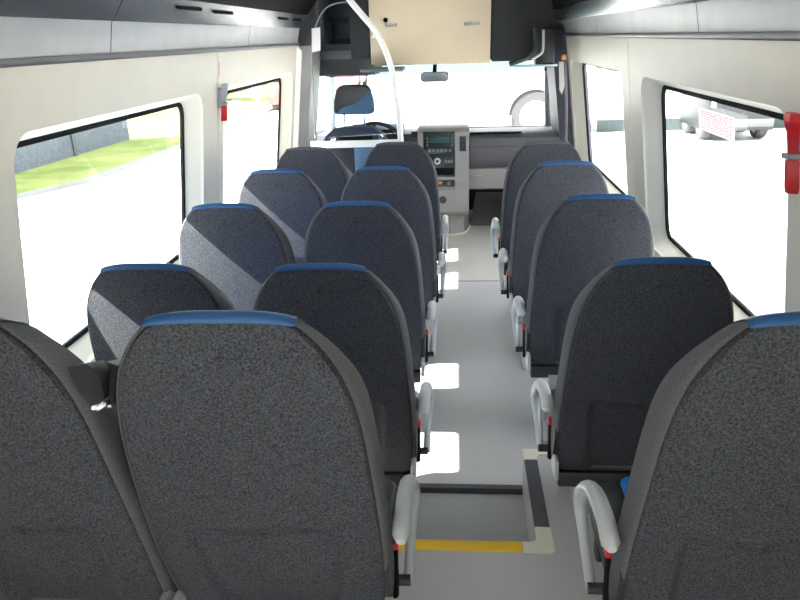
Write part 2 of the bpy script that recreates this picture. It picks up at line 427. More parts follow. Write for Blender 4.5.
proto_L = make_seat(1, '', 'charcoal coach seats'); proto_W = make_seat(0, '', 'charcoal coach seats'); proto_R = make_seat(-1, '', 'charcoal coach seats')
SEATS = {
 'L': [(-.337, .903), (-.332, 1.605), (-.336, 2.287), (-.312, 2.942), (-.308, 3.667)],
 'W': [(-.767, .897), (-.775, 1.616), (-.781, 2.283), (-.760, 2.930), (-.753, 3.556)],
 'R': [(.491, .895), (.479, 1.630), (.467, 2.337), (.448, 2.992), (.441, 3.588)],
}
DESC = {'L': 'charcoal seat with blue top band, aisle seat of the pair, ', 'W': 'charcoal seat with blue top band, window seat of the pair, ', 'R': 'charcoal seat with blue top band, single seat across the aisle, '}
made = {}
for c_, pr in (('L', proto_L), ('W', proto_W), ('R', proto_R)):
    for k, (x, y) in enumerate(SEATS[c_]):
        o = dup(pr) if k else pr
        o.location = (x, y, H_PLAT if k == 0 else 0.)
        o['label'] = DESC[c_] + rowword[k]
        made[c_ + str(k)] = o
        if k == 4:                                                  # the front row has plain charcoal heads
            for ch in [q for q in bpy.data.objects if q.parent == o and q.name.startswith('head_band')]:
                ch.data = ch.data.copy(); ch.data.materials[0] = M['bolster']
            o['label'] = o['label'].replace('with blue top band', 'with plain charcoal top')
bpy.context.view_layer.update()
def belt_guide(seat, sx):
    m = MB()
    m.loops([[place(sx * x, s, d) for x, s, d in ((.176, .098, .02), (.200, .092, .03), (.207, .115, .045), (.213, .170, .03), (.200, .174, .012), (.184, .13, .01))],
             [place(sx * x, s, d) for x, s, d in ((.176, .098, .075), (.203, .092, .075), (.210, .115, .075), (.214, .170, .06), (.200, .174, .055), (.184, .13, .075))]], True, True, True)
    g = m.build('belt_guide', 'dark', seat, angle=20)
    m = MB(); m.tube([place(sx * .198, .178, .016), place(sx * .206, .181, .018), place(sx * .213, .178, .026)], .006, 8); m.build('chrome_tip', 'chrome', g)
belt_guide(made['W0'], 1); belt_guide(made['L0'], -1)
m = MB(); m.tube([(-.13, .70, .30), (-.13, .71, 0.01)], .014, 10); m.box((-.17, .69, 0), (-.10, .74, .012), .004); m.tube([(-.13, .70, .30), (-.12, .42, .31)], .014, 10); m.build('front_leg', 'leggrey', made['R4'])

# ------------------------------------------------------------------ emergency hammers and notices
def hammer(side, y, z, s, label, body):
    t = thing('emergency_hammer', label, 'emergency hammer')
    def P(u, v, d): return Vector((wx(side, z + v * s) - side * d, y + u * s, z + v * s))
    m = MB(); m.loops([[P(u, v, .001) for u, v in rrect(-.018, .022, -.03, .075, .01, 4)], [P(u, v, .018) for u, v in rrect(-.016, .020, -.028, .073, .01, 4)]], True, True, True)
    m.build('wall_clip', 'leggrey', t)
    m = MB()
    def sec(v, w, d0, d1): return [P(-w, v, d0), P(-w * .5, v, d1), (P(w * .5, v, d1)), P(w, v, d0), P(w * .5, v, d0 - .006 if d0 > .02 else d0), P(-w * .5, v, d0)]
    m.loops([sec(.095, .030, .022, .040), sec(.085, .034, .020, .044), sec(.070, .026, .020, .044), sec(.05, .015, .020, .040), sec(.0, .012, .020, .038), sec(-.012, .012, .020, .038)], True, True, True)
    m.build('hammer_head', body, t, angle=50)
    m = MB(); m.loops([sec(-.012, .013, .019, .039), sec(-.02, .017, .017, .042), sec(-.085, .018, .017, .042), sec(-.098, .014, .018, .040)], True, True, True)
    m.build('hammer_handle', 'red', t, angle=50)
    m = MB(); m.loops([[P(u, v, .012) for u, v in rrect(-.02, .02, -.014, .0, .005, 3)], [P(u, v, .046) for u, v in rrect(-.02, .02, -.014, .0, .005, 3)]], True, True, True); m.build('retaining_band', 'leggrey', t)
    return t
hammer(-1, 3.395, 1.275, .88, 'red emergency hammer clipped to the cream post between the windows of the paired seats', 'leggrey')
hammer(1, 1.800, 1.245, 1., 'red emergency hammer clipped to the cream wall beside the window with the sticker', 'red')
def notice(side, y0, y1, z0, z1, label, rows, base, ink, off=.0, glassy=0):
    t = thing('notice_sticker', label, 'sticker')
    def X(z, d): return wx(side, z, off) - side * d
    m = MB(); m.loops([[(X(z, .0006), y, z) for y, z in rrect(y0, y1, z0, z1, .004, 3)], [(X(z, .0016), y, z) for y, z in rrect(y0, y1, z0, z1, .004, 3)]], True, True, True); m.build('sheet', base, t, smooth=False)
    m = MB()
    for (a, b, c_, d_) in rows:
        ya, yb = y0 + (y1 - y0) * a, y0 + (y1 - y0) * b; za, zb = z0 + (z1 - z0) * c_, z0 + (z1 - z0) * d_
        m.loops([[(X(z, .0014), y, z) for y, z in ((ya, za), (yb, za), (yb, zb), (ya, zb))], [(X(z, .0022), y, z) for y, z in ((ya, za), (yb, za), (yb, zb), (ya, zb))]], True, True, True)
    m.build('printed_lettering', ink, t, smooth=False)
    return t
rows = []
for r in range(8):
    z = .90 - r * .108; y = .05
    while y < .93:
        w = random.choice((.014, .018, .024)); big = 1.3 if r in (0, 1) else 1.
        rows.append((y, min(y + w, .95), z - .036 * big, z)); y += w + random.choice((.018, .022, .045))
notice(1, 2.445, 2.81, 1.178, 1.258, 'white sticker printed in red on the window pane behind the single seats', rows, 'film', 'inkfilm', GL - .010)
rows = [(.08, .92, .40, .95), (.3, .7, .06, .28)]
notice(1, 1.745, 1.812, 1.365, 1.455, 'small white and red notice on the cream wall above the hammer', rows, 'paper', 'inkred')
rows = [(.2, .8, .04 + .12 * i, .12 + .12 * i) for i in range(8)]
notice(-1, 3.385, 3.42, 1.39, 1.455, 'narrow pink printed label on the cream post above the hammer', rows, 'paper', 'inkred')

# ------------------------------------------------------------------ cab: pillars, doors, windscreen
m = MB(); m.prism([(-1.135, 5.115), (-1.06, 5.125), (-1.00, 5.17), (-1.00, 5.50), (-1.04, 5.56), (-1.135, 5.58)], -.02, 1.50, 'Z')
for v in m.bm.verts: v.co.x = v.co.x - .126 * (1.5 - v.co.z) + .0
m.build('wall_cab_pillar', 'pillar', None, angle=20, kind='structure')
m = MB(); m.box((-1.13, 5.115, 1.50), (-.93, 6.2, 1.95), .02); m.build('trim_1', 'cabgrey', None, kind='structure')
def cab_wall(side, y0, y1, name, cm):
    mb = MB(); hole = rrect(y0 + .10, y1 - .30, .80, 1.36, .06); off = .02
    outer = [(y0, -.02), (y1, -.02), (y1, 1.0), (y1 - .35, 1.56), (y0, 1.56)]
    hole = [(y0 + .10, .80), (y1 - .14, .80), (y1 - .13, .88), (y1 - .34, 1.36), (y0 + .10, 1.36)]
    for d in (0, .05):
        polys = [[Vector((y, z, 0)) for y, z in q] for q in (outer, hole)]
        flat = [p for q in polys for p in q]
        vs = [mb.bm.verts.new((wx(side, p.y, off + d), p.x, p.y)) for p in flat]
        for tr in tessellate_polygon(polys): mb.face([vs[i] for i in tr])
    mb.loops([[(wx(side, z, off + d), y, z) for y, z in hole] for d in (0, .05)])
    o = mb.build(name, cm, None, smooth=False, kind='structure')
    g = MB(); g.loops([[(wx(side, z, off + d), y, z) for y, z in hole] for d in (.022, .028)], True, True, True); g.build('glass_pane', G_SIDE, o, smooth=False)
    return o
d1 = cab_wall(-1, 5.58, 6.56, 'door_1', 'pale')
d2 = cab_wall(1, 5.70, 6.60, 'door_2', 'navy')
# pillars either side of the entry door
m = MB(); m.prism([(.70, 5.70), (.90, 5.69), (.95, 5.75), (.95, 6.15), (.72, 6.15), (.69, 6.1)], -.02, 1.56, 'Z')
for v in m.bm.verts: v.co.x += .126 * (1.5 - v.co.z)
m.build('wall_entry_pillar', 'navy', None, angle=20, kind='structure')
m = MB(); m.tube([(.80, 6.50, .72), (.765, 6.36, 1.05), (.735, 6.20, 1.42)], .028, 10); m.build('trim_2', 'cabgrey2', None, kind='structure')
m = MB(); m.tube([(-1.13, 6.5, .72), (-1.09, 6.34, 1.1), (-1.05, 6.18, 1.45)], .035, 10); m.build('trim_3', 'pale', None, kind='structure')
win_no += 1
def ws(x, v): return (x, 6.47 - .35 * v, .79 + .60 * v)
g = MB()
g.loops([[ws(-1.16, 0), ws(.83, 0), ws(.80, .74), ws(-1.10, .74)], [Vector(ws(-1.16, 0)) + Vector((0, .005, .004)), Vector(ws(.83, 0)) + Vector((0, .005, .004)), Vector(ws(.80, .74)) + Vector((0, .005, .004)), Vector(ws(-1.10, .74)) + Vector((0, .005, .004))]], True, True, True)
W = g.build('window_%d' % win_no, G_WIND, None, smooth=False, kind='structure')
g = MB()
g.loops([[ws(-1.10, .74), ws(.80, .74), ws(.78, 1.02), ws(-1.06, 1.02)], [Vector(ws(-1.10, .74)) + Vector((0, .005, .004)), Vector(ws(.80, .74)) + Vector((0, .005, .004)), Vector(ws(.78, 1.02)) + Vector((0, .005, .004)), Vector(ws(-1.06, 1.02)) + Vector((0, .005, .004))]], True, True, True)
g.build('tinted_band', G_TINT, W, smooth=False)
m = MB(); m.box((-1.3, 6.55, -.02), (1.03, 6.60, .755)); m.build('wall_front', 'cabblack', None, smooth=False, kind='structure')
m = MB(); m.box((-1.25, 6.12, 1.39), (.95, 6.3, 1.96)); m.build('trim_4', 'cabgrey', None, smooth=False, kind='structure')

# overhead parts of the cab
t = thing('bulkhead_cabinet', 'beige panel over the windscreen with two small dark vents', 'panel')
m = MB(); m.prism([(-.76, 1.355), (-.60, 1.352), (.225, 1.352), (.225, 1.93), (-.46, 1.93), (-.50, 1.60)], 5.2, 5.9, 'Y') if False else m.prism([(-.60, 1.362), (-.56, 1.352), (.224, 1.349), (.232, 1.93), (-.60, 1.93)], 5.2, 5.9, 'Y')
m.build('panel_body', 'beige', t, smooth=False)
m = MB(); m.lathe([(.0, -.004), (.016, -.003), (.016, .002), (.0, .002)], (-.488, 5.199, 1.648), 'Y', 16, False); m.build('round_button', 'black', t)
for x0, x1, z in ((-.495, -.408, 1.615), (.045, .155, 1.607)):
    m = MB(); n_ = 7
    for i in range(n_):
        w = (x1 - x0) / n_; m.box((x0 + w * i + .001, 5.196, z - .011), (x0 + w * i + w * .72, 5.203, z + .011 - (.006 if i % 3 == 1 else 0)))
    m.build('vent_grille', 'pillar', t, smooth=False)
m = MB(); m.prism([(.244, 1.356), (.63, 1.356), (.64, 1.366), (.64, 1.70), (.60, 1.79), (.52, 1.875), (.46, 1.925), (.236, 1.925), (.236, 1.364)], 5.20, 5.62, 'Y'); o = m.build('overhead_cabinet', 'cabblack', None); tag(o, 'black cabinet hanging over the entry door beside the beige panel', 'cabinet')
t = thing('overhead_console', 'dark grey headliner console above the driver seat behind the clear screen', 'console')
m = MB(); m.prism([(5.95, 1.27), (5.60, 1.275), (5.50, 1.40), (5.48, 1.50), (5.60, 1.54), (5.62, 1.64), (5.50, 1.68), (5.50, 1.94), (6.11, 1.94), (6.11, 1.30)], -1.06, -.62, 'X'); m.build('shelf_shell', 'cabgrey', t, angle=30)
m = MB(); m.prism([(5.22, 1.40), (5.22, 1.93), (5.6, 1.93), (5.6, 1.40)], -.74, -.605, 'X'); m.build('side_trim', 'cabblack', t, smooth=False)
m = MB(); m.box((-1.02, 5.465, 1.395), (-.66, 5.485, 1.46), .006); m.build('shelf_lip', 'cabgrey2', t)
m = MB(); m.box((-.66, 5.00, 1.318), (-.36, 5.19, 1.345), .012); m.build('sun_visor', 'cabgrey2', t)
t = thing('door_mechanism', 'dark door actuator with a bent arm under the black cabinet', 'door mechanism')
m = MB(); m.box((.52, 5.02, 1.33), (.64, 5.16, 1.56), .012); m.build('housing', 'cabblack', t)
m = MB(); m.tube(smoothpath([(.505, 5.02, 1.565), (.515, 5.0, 1.47), (.50, 4.99, 1.41), (.44, 4.98, 1.375), (.34, 4.97, 1.345)], 5), .016, 10); m.build('bent_arm', 'dark', t)
m = MB(); m.tube(smoothpath([(.56, 5.0, 1.55), (.56, 4.99, 1.44), (.545, 4.98, 1.405), (.49, 4.97, 1.372)], 5), .009, 8); m.build('push_rod', 'leggrey', t)
m = MB(); m.box((.37, 5.0, 1.322), (.66, 5.06, 1.336), .004); m.build('guide_rail', 'leggrey', t)
t = thing('seat_belt', 'dark hanging seat belt with an orange tag and pale tongue on the entry pillar', 'seat belt')
m = MB(); m.tube(smoothpath([(.735, 5.43, 1.50), (.755, 5.43, 1.36), (.785, 5.44, 1.05), (.80, 5.45, .70), (.82, 5.47, .02)], 5), .018, 8, .25); m.build('webbing', 'dark', t)
m = MB(); m.box((.738, 5.395, 1.348), (.772, 5.412, 1.384), .006); m.build('orange_tag', 'orange', t)
m = MB(); m.prism([(.722, 1.335), (.752, 1.335), (.768, 1.17), (.752, 1.11), (.735, 1.14)], 5.39, 5.412, 'Y'); m.build('belt_tongue', 'pillar', t)

# rear-view mirror
t = thing('interior_mirror', 'grey interior mirror hanging on the windscreen', 'mirror')
m = MB(); L0 = rrect(-.282, -.064, 1.205, 1.278, .03, 6)
m.loops([[(x, 5.70, z) for x, z in L0], [(x, 5.665, z) for x, z in L0], [((x + .173) * .95 - .173, 5.655, (z - 1.2415) * .92 + 1.2415) for x, z in L0]], True, True, True); m.build('mirror_shell', 'dark', t, angle=30)
m = MB(); L1 = [((x + .173) * .93 - .173, (z - 1.2415) * .88 + 1.2415) for x, z in L0]
m.loops([[(x, 5.654, z) for x, z in L1], [(x, 5.6525, z) for x, z in L1]], True, True, True); m.build('mirror_face', 'mirror', t, smooth=False)
m = MB(); m.tube([(-.173, 5.69, 1.27), (-.173, 5.74, 1.31), (-.172, 5.95, 1.34)], .016, 8); m.build('stem', 'black', t)

# ------------------------------------------------------------------ partition behind the driver
YP = 4.55
t = thing('driver_partition', 'clear acrylic screen behind the driver seat with a white lower bar', 'partition')
prof = smoothpath([(-.905, YP, .95), (-.892, YP, 1.42), (-.870, YP, 1.56), (-.835, YP, 1.65), (-.785, YP, 1.71), (-.725, YP, 1.735), (-.655, YP, 1.742)], 6)
rail = smoothpath([(-.74, YP, 1.925), (-.68, YP, 1.825), (-.637, YP, 1.752), (-.565, YP, 1.665), (-.494, YP, 1.58), (-.44, YP, 1.475), (-.399, YP, 1.345), (-.376, YP, 1.20), (-.362, YP, 1.0), (-.358, YP, .80), (-.358, YP, .40), (-.358, YP, .0)], 6)
rin = [p for p in rail if .95 < p.z < 1.742]
poly = [(p.x, p.z) for p in prof] + [(p.x - .02, p.z) for p in rin]
m = MB(); m.prism(poly, YP - .004, YP + .004, 'Y'); m.build('acrylic_screen', G_ACR, t, smooth=False)
m = MB(); m.tube([(p.x, YP, p.z) for p in prof], .0045, 6); m.build('screen_edge', 'pillar', t)
m = MB(); m.box((-.93, YP - .012, .885), (-.37, YP + .018, .928), .006); m.build('lower_bar', 'whiteplastic', t)
m = MB(); m.box((-.92, YP - .008, .30), (-.66, YP + .012, .884), .006); m.build('lower_panel', 'dark', t)
m = MB(); m.box((-.66, YP - .009, .30), (-.38, YP + .012, .884), .006); m.build('lower_panel', 'panelblue', t)
for x, z in ((-.79, .935), (-.485, .948), (-.50, 1.545)):
    m = MB(); m.lathe([(0, -.03), (.012, -.03), (.014, -.026), (.014, .016), (0, .016)], (x, YP, z), 'Y', 14, False); m.build('clamp_knob', 'chrome', t)
m = MB(); m.box((-.938, YP - .006, 0), (-.918, YP + .014, .93)); m.build('post', 'pillar', t)
o = MB(); o.prism([(-.885, 1.465), (-.833, 1.475), (-.825, 1.607), (-.878, 1.602)], YP - .006, YP - .0045, 'Y'); o = o.build('paper_notice', 'paper', None, smooth=False); tag(o, 'blank white paper notice stuck on the clear screen', 'notice')
m = MB(); m.tube(rail, .0185, 12); o = m.build('grab_rail', 'whiteplastic', None); tag(o, 'curved white grab rail beside the clear driver screen', 'grab rail')

# driver seat and steering wheel
t = thing('driver_seat', 'dark blue driver seat with headrest behind the clear screen', 'seat', (-.72, 5.1, .012))
m = MB()
def hr(y, k, dz=0): return [(x * k, y, (z - 1.125) * k + 1.125 + dz) for x, z in ((-.142, 1.055), (-.135, 1.035), (-.11, 1.025), (.11, 1.025), (.135, 1.035), (.142, 1.055), (.138, 1.12), (.118, 1.19), (.10, 1.214), (.07, 1.224), (-.07, 1.224), (-.10, 1.214), (-.118, 1.19), (-.138, 1.12))]
m.loops([hr(-.03, .8), hr(-.045, .94), hr(-.03, 1.), hr(.03, 1.), hr(.05, .9)], True, True, True); h = m.build('headrest', 'dark', t, angle=50)
m = MB(); m.prism([(-.118, 1.03), (.132, 1.03), (.138, 1.06), (.134, 1.12), (.118, 1.185), (.105, 1.175), (.02, 1.105), (-.03, 1.088), (-.075, 1.082), (-.10, 1.06)], -.0475, -.040, 'Y')
m.build('blue_cover', 'headblue', h, smooth=False)
for x in (-.075, .065):
    m = MB(); m.tube([(x, 0, .90), (x, 0, 1.03)], .007, 8); m.build('headrest_post', 'chrome', t)
m = MB()
def bk_(y, k): return [(x * k, y + (z - .4) * -.12, z) for x, z in ((-.25, .32), (.25, .32), (.255, .60), (.24, .82), (.21, .885), (.15, .935), (.0, .95), (-.15, .935), (-.21, .885), (-.24, .82), (-.255, .60))]
m.loops([bk_(-.01, .9), bk_(-.03, .97), bk_(.02, 1.), bk_(.07, .98), bk_(.10, .85)], True, True, True); m.build('backrest', 'seatblue', t, angle=50)
m = MB(); m.box((-.13, -.104, .835), (.13, -.085, .885), .008); m.build('backrest_slot', 'black', t)
m = MB(); m.box((-.25, .04, .34), (.25, .52, .46), .05, 4); m.build('cushion', 'seatblue', t)
m = MB(); m.box((-.2, .06, 0), (.2, .46, .34), .02); m.build('base', 'dark', t)
t = thing('steering_wheel', 'dark steering wheel in front of the driver seat', 'steering wheel', (-.66, 5.86, .73)); t.rotation_euler = (math.radians(-58), 0, 0)
m = MB(); ring_ = [[(Vector((math.cos(a), math.sin(a), 0)) * (.2 + .016 * math.cos(b)) + Vector((0, 0, .016 * math.sin(b)))) for b in [2 * PI * j / 10 for j in range(10)]] for a in [2 * PI * i / 48 for i in range(49)]]
m.loops(ring_); m.build('rim', 'seatblue', t)
m = MB(); m.lathe([(0, -.05), (.07, -.04), (.075, -.01), (.06, .01), (0, .015)], (0, 0, 0), 'Z', 24, False); m.build('hub', 'dark', t)
for a in (0, PI, 1.5 * PI):
    m = MB(); m.tube([(.05 * math.cos(a), .05 * math.sin(a), -.015), (.19 * math.cos(a), .19 * math.sin(a), 0)], .014, 8, 1.5); m.build('spoke', 'dark', t)

# ------------------------------------------------------------------ dashboard and console
t = thing('dashboard', 'dark grey dashboard with a pale lower tray under the windscreen', 'dashboard')
m = MB(); m.prism([(5.76, .53), (5.70, .60), (5.69, .70), (5.71, .765), (5.76, .795), (5.90, .80), (6.2, .775), (6.5, .755), (6.5, .50), (6.3, .48)], .092, .86, 'X'); m.build('upper_pad', 'dash', t, angle=40)
m = MB(); m.box((.10, 5.735, .797), (.50, 5.765, .811), .003); m.build('air_slot', 'black', t)
m = MB(); m.prism([(5.715, .70), (5.688, .702), (5.688, .706), (5.715, .708)], .09, .85, 'X'); m.build('pad_crease', 'dark', t, smooth=False)
m = MB(); m.prism([(5.80, .345), (5.76, .36), (5.735, .52), (5.76, .528), (6.3, .53), (6.3, .345)], .092, .86, 'X'); lt = m.build('lower_tray', 'dashlow', t, angle=40)
m = MB(); m.box((.125, 5.735, .452), (.21, 5.748, .474), .004); m.build('tray_handle', 'pillar', lt)
m = MB(); m.prism([(5.90, .48), (5.86, .60), (5.90, .79), (6.0, .80), (6.5, .765), (6.5, .45)], -1.16, -.315, 'X'); m.build('driver_pad', 'dash', t, angle=40)
m = MB(); m.prism([(5.88, .76), (5.90, .83), (5.98, .86), (6.2, .85), (6.2, .76)], -.88, -.45, 'X'); m.build('instrument_hood', 'dark', t, angle=40)
m = MB(); m.box((-.375, 5.83, .765), (-.315, 5.90, .82), .008); v = m.build('air_vent', 'dark', t)

t = thing('centre_console', 'grey centre console with radio and heater controls', 'console')
def CP(px, py): return (-.305 + (px - 418) * .0077, .857 - (py - 130) * .00772 - .009 * (px - 418) / 51)
def crect(mb, x0, y0, x1, y1, d=.004, y=5.6, bev=.002):
    (a, b), (c_, d_) = CP(x0, y1), CP(x1, y0); mb.box((a, y - d, b), (c_, y + .01, d_), bev)
m = MB(); m.prism([(5.60, .44), (5.60, .83), (5.63, .858), (5.80, .875), (6.3, .80), (6.3, .44)], -.31, .088, 'X'); m.build('upper_body', 'console', t, angle=40)
m = MB(); m.prism([(5.615, .438), (5.63, .20), (5.66, .17), (6.3, .17), (6.3, .438)], -.29, .088, 'X'); m.build('lower_body', 'dashlow', t, angle=40)
m = MB()
base = []
for z, e in ((.175, 0), (.12, .01), (.04, .04), (.0, .06)):
    base.append([(x, y, z) for x, y in [(-.26 - e, 6.3), (-.26 - e, 5.80 - e), (-.20, 5.72 - e), (-.06, 5.70 - e), (.05, 5.78 - e), (.085 + e * .2, 5.95), (.088, 6.3)]])
m.loops(base, False, False, False); m.build('base_skirt', 'pillar', t, angle=40)
m = MB(); m.tube(smoothpath([(-.30, 5.76, .006), (-.20, 5.655, .006), (-.06, 5.637, .006), (.055, 5.71, .006), (.10, 5.93, .006)], 5), .010, 8); m.build('base_trim', 'ivory', t)
m = MB(); crect(m, 423, 131, 455, 177.5, .004); fb = m.build('fascia', 'radio', t)
m = MB(); crect(m, 425, 134, 453.5, 153.5, .008); rd = m.build('radio', 'radio', t)
m = MB(); crect(m, 429, 136.5, 449, 142.5, .0095); m.build('radio_display', 'radiolcd', rd)
for i in range(6):
    m = MB(); crect(m, 427.5 + i * 4.2, 148.5, 430.3 + i * 4.2, 151.5, .011, bev=.001); m.build('radio_button', 'btn', rd)
for px in (427, 451.5):
    for i in range(3):
        m = MB(); crect(m, px - .9, 137 + i * 3.4, px + .9, 139.4 + i * 3.4, .011, bev=.001); m.build('radio_button', 'btn', rd)
m = MB(); crect(m, 425, 156, 453.5, 165.5, .007); hp = m.build('heater_panel', 'dark', t)
kx, kz = CP(437, 160.8)
m = MB(); m.lathe([(.012, -.022), (.022, -.022), (.025, -.016), (.026, -.004), (.018, -.004)], (kx, 5.6, kz), 'Y', 24, False); m.build('heater_knob', 'armgrey', hp)
m = MB(); m.lathe([(0, -.019), (.0135, -.019), (.0135, -.004), (0, -.004)], (kx, 5.6, kz), 'Y', 20, False); m.build('knob_centre', 'radio', hp)
for i in range(3):
    m = MB(); crect(m, 444.5 + i * 3, 159.5, 446.8 + i * 3, 162.5, .010, bev=.001); m.build('heater_button', 'btn', hp)
m = MB(); crect(m, 425, 167.5, 453.5, 175.5, .0065); m.build('storage_slot', 'black', t)
m = MB(); crect(m, 431, 180, 454.5, 187.5, .003); sp = m.build('switch_panel', 'radio', t)
m = MB(); crect(m, 432.5, 181.5, 441.5, 184.5, .007); m.build('amber_switch', 'orange', sp)
m = MB(); crect(m, 447, 181.5, 450, 185.5, .007); m.build('switch', 'btn', sp)
m = MB(); crect(m, 432, 190, 455, 206, -.016); ab = m.build('ashtray', 'console', t)
hx, hz = CP(442, 201)
m = MB(); m.lathe([(.0, .012), (.016, .012), (.016, .014), (.030, .014), (.030, .03), (0, .03)], (hx, 5.588, hz), 'Y', 20, False); m.build('socket', 'dark', ab)
m = MB(); crect(m, 459.5, 136, 466, 151, .004); sw = m.build('switch_column', 'radio', t)
for i in range(3):
    m = MB(); crect(m, 460.5, 137.2 + i * 4.7, 465, 141 + i * 4.7, .0075); m.build('rocker_switch', 'dark', sw)
m = MB(); m.loops([[(.108, 5.945, .003), (.80, 5.93, .003), (.80, 6.10, .02), (.80, 6.53, .15), (.165, 6.53, .15), (.118, 6.10, .02)], [(.108, 5.945, .018), (.80, 5.93, .018), (.80, 6.10, .036), (.80, 6.53, .166), (.165, 6.53, .166), (.118, 6.10, .036)]], True, True, True)
o = m.build('footwell_mat', 'mat_', None, smooth=False); tag(o, 'dark brown footwell mat on the floor under the dashboard tray', 'floor mat')

# ------------------------------------------------------------------ outdoors
GZ = -.72
g = MB()
g.quad((-70, -40, GZ), (70, -40, GZ), (70, 90, GZ), (-70, 90, GZ)); g.build('ground', 'concrete', None, smooth=False, kind='structure')
KL = [(-7.9, -20), (-7.75, 5), (-7.10, 10.7), (-6.55, 12.0), (-6.38, 16.2), (-6.36, 40)]
m = MB(); m.loops([[(x, y, GZ) for x, y in KL], [(x, y, GZ + .07) for x, y in KL], [(x - .10, y, GZ + .07) for x, y in KL]], False); m.build('kerb', 'kerb', None, smooth=False, kind='structure')
m = MB(); m.loops([[(x - .10, y, GZ + .069) for x, y in KL], [(x - 1.1, y, GZ + .09) for x, y in KL], [(x - 4, y, GZ + .20) for x, y in KL], [(-40, y, GZ + .6) for x, y in KL]], False)
o = m.build('lawn', 'grass', None); o['kind'] = 'stuff'; tag(o, 'sunlit green lawn behind the kerb', 'grass')
t = thing('boundary_fence', 'slate blue boundary fence standing behind the lawn', 'fence')
def fence(x0, y0, x1, y1, h):
    d = Vector((x1 - x0, y1 - y0, 0)); n_ = max(1, round(d.length / 2.6)); d /= n_; nn = Vector((-d.y, d.x, 0)).normalized() * .03
    for i in range(n_):
        a = Vector((x0, y0, GZ + .05)) + d * i; b = a + d * .985
        m = MB(); m.loops([[a - nn, b - nn, b + nn, a + nn], [p + Vector((0, 0, h)) for p in (a - nn, b - nn, b + nn, a + nn)]], True, True, True); m.build('fence_panel', 'slate', t, smooth=False)
        m = MB(); p = Vector((x0, y0, GZ)) + d * i; m.box((p.x - .06, p.y - .06, GZ), (p.x + .06, p.y + .06, GZ + h + .1)); m.build('fence_post', 'teal', t, smooth=False)
fence(-8.6, -6, -8.05, 17.2, 1.9)
fence(-11.5, 20.0, -10.8, 42, 1.7)

def tree(x, y, h, r, label):
    t = thing('tree', label, 'tree', (x, y, GZ), 'trees behind the lawn')
    m = MB(); m.tube(smoothpath([(0, 0, 0), (.05, .02, h * .3), (0, .05, h * .62)], 4), [.16 - .008 * i for i in range(9)], 8); m.build('trunk', 'bark', t)
    m = MB()
    for i in range(420):
        d = Vector((random.gauss(0, 1), random.gauss(0, 1), random.gauss(0, .8))).normalized() * r * random.uniform(.55, 1)
        c_ = Vector((0, 0, h * .72)) + Vector((d.x, d.y, d.z * .75)); s = random.uniform(.18, .34)
        e1 = Vector((random.gauss(0, 1), random.gauss(0, 1), random.gauss(0, 1))).normalized(); e2 = e1.orthogonal().normalized()
        m.quad(c_ - e1 * s, c_ - e2 * s * .6, c_ + e1 * s, c_ + e2 * s * .6)
    m.build('foliage', 'foliage', t, smooth=False)
tree(-9.3, 28.2, 1.35, .85, 'low pale green tree behind the lawn seen through the front side window')
def wheel(parent, x, y, z, r, w, side):
    m = MB(); m.lathe([(r * .60, -w / 2), (r * .9, -w / 2), (r, -w * .3), (r, w * .3), (r * .9, w / 2), (r * .60, w / 2)], (x, y, z), 'X' if side else 'Y', 40, False); ty = m.build('wheel', 'tyre', parent)
    m = MB(); m.lathe([(0, -w * .25), (r * .18, -w * .25), (r * .22, -w * .05), (r * .50, -w * .02), (r * .56, -w * .42), (r * .61, -w * .46), (r * .61, 0), (0, 0)] if not side else [(0, -w * .3), (r * .25, -w * .3), (r * .5, 0), (r * .6, -w * .46), (r * .61, 0), (0, 0)], (x, y, z), 'X' if side else 'Y', 36, False); rm = m.build('rim', 'white', ty)
    m = MB(); m.lathe([(0, -w * .36), (r * .13, -w * .36), (r * .17, -w * .2), (0, -w * .2)], (x, y, z), 'X' if side else 'Y', 20, False); m.build('hub_cap', 'leggrey', rm)
# white lorry ahead of the windscreen, seen side-on
YT = 17.0
t = thing('white_lorry', 'white lorry parked ahead of the windscreen with a large dark wheel', 'lorry')
def arch(cx, cz, r, n=14): return [(cx + r * math.cos(PI - PI * i / n), cz + r * math.sin(PI - PI * i / n)) for i in range(n + 1)]
A1 = arch(1.79, -.34, .72)
m = MB()
body = [(.70, -.45), (1.0, -.45)] + A1 + [(2.6, -.40), (3.1, -.40), (3.1, 2.2), (1.0, 2.2), (.72, 1.1), (.68, .70)]
m.prism(body, YT, YT + 2.3, 'Y'); m.build('cab_body', 'white', t, smooth=False)
m = MB(); m.loops([[(1.79 + r_ * math.cos(PI - PI * i / 18), yy, -.34 + r_ * math.sin(PI - PI * i / 18)) for i in range(19)] for r_, yy in ((.72, YT - .03), (.72, YT + .3), (.80, YT - .03), (.72, YT - .03))], False); m.build('wheel_arch', 'shadegrey', t)
wheel(t, 1.79, YT + .16, -.30, .60, .28, 0)
m = MB(); m.box((.66, YT - .02, -.50), (1.25, YT + .1, -.26), .03); m.build('bumper', 'white', t)
m = MB(); m.box((.70, YT - .024, -.33), (1.02, YT, -.26), .01); m.build('bumper_step', 'shadegrey', t)
m = MB(); m.box((.67, YT - .03, -.25), (.69, YT + .01, .72)); m.build('door_seam', 'shadegrey', t)
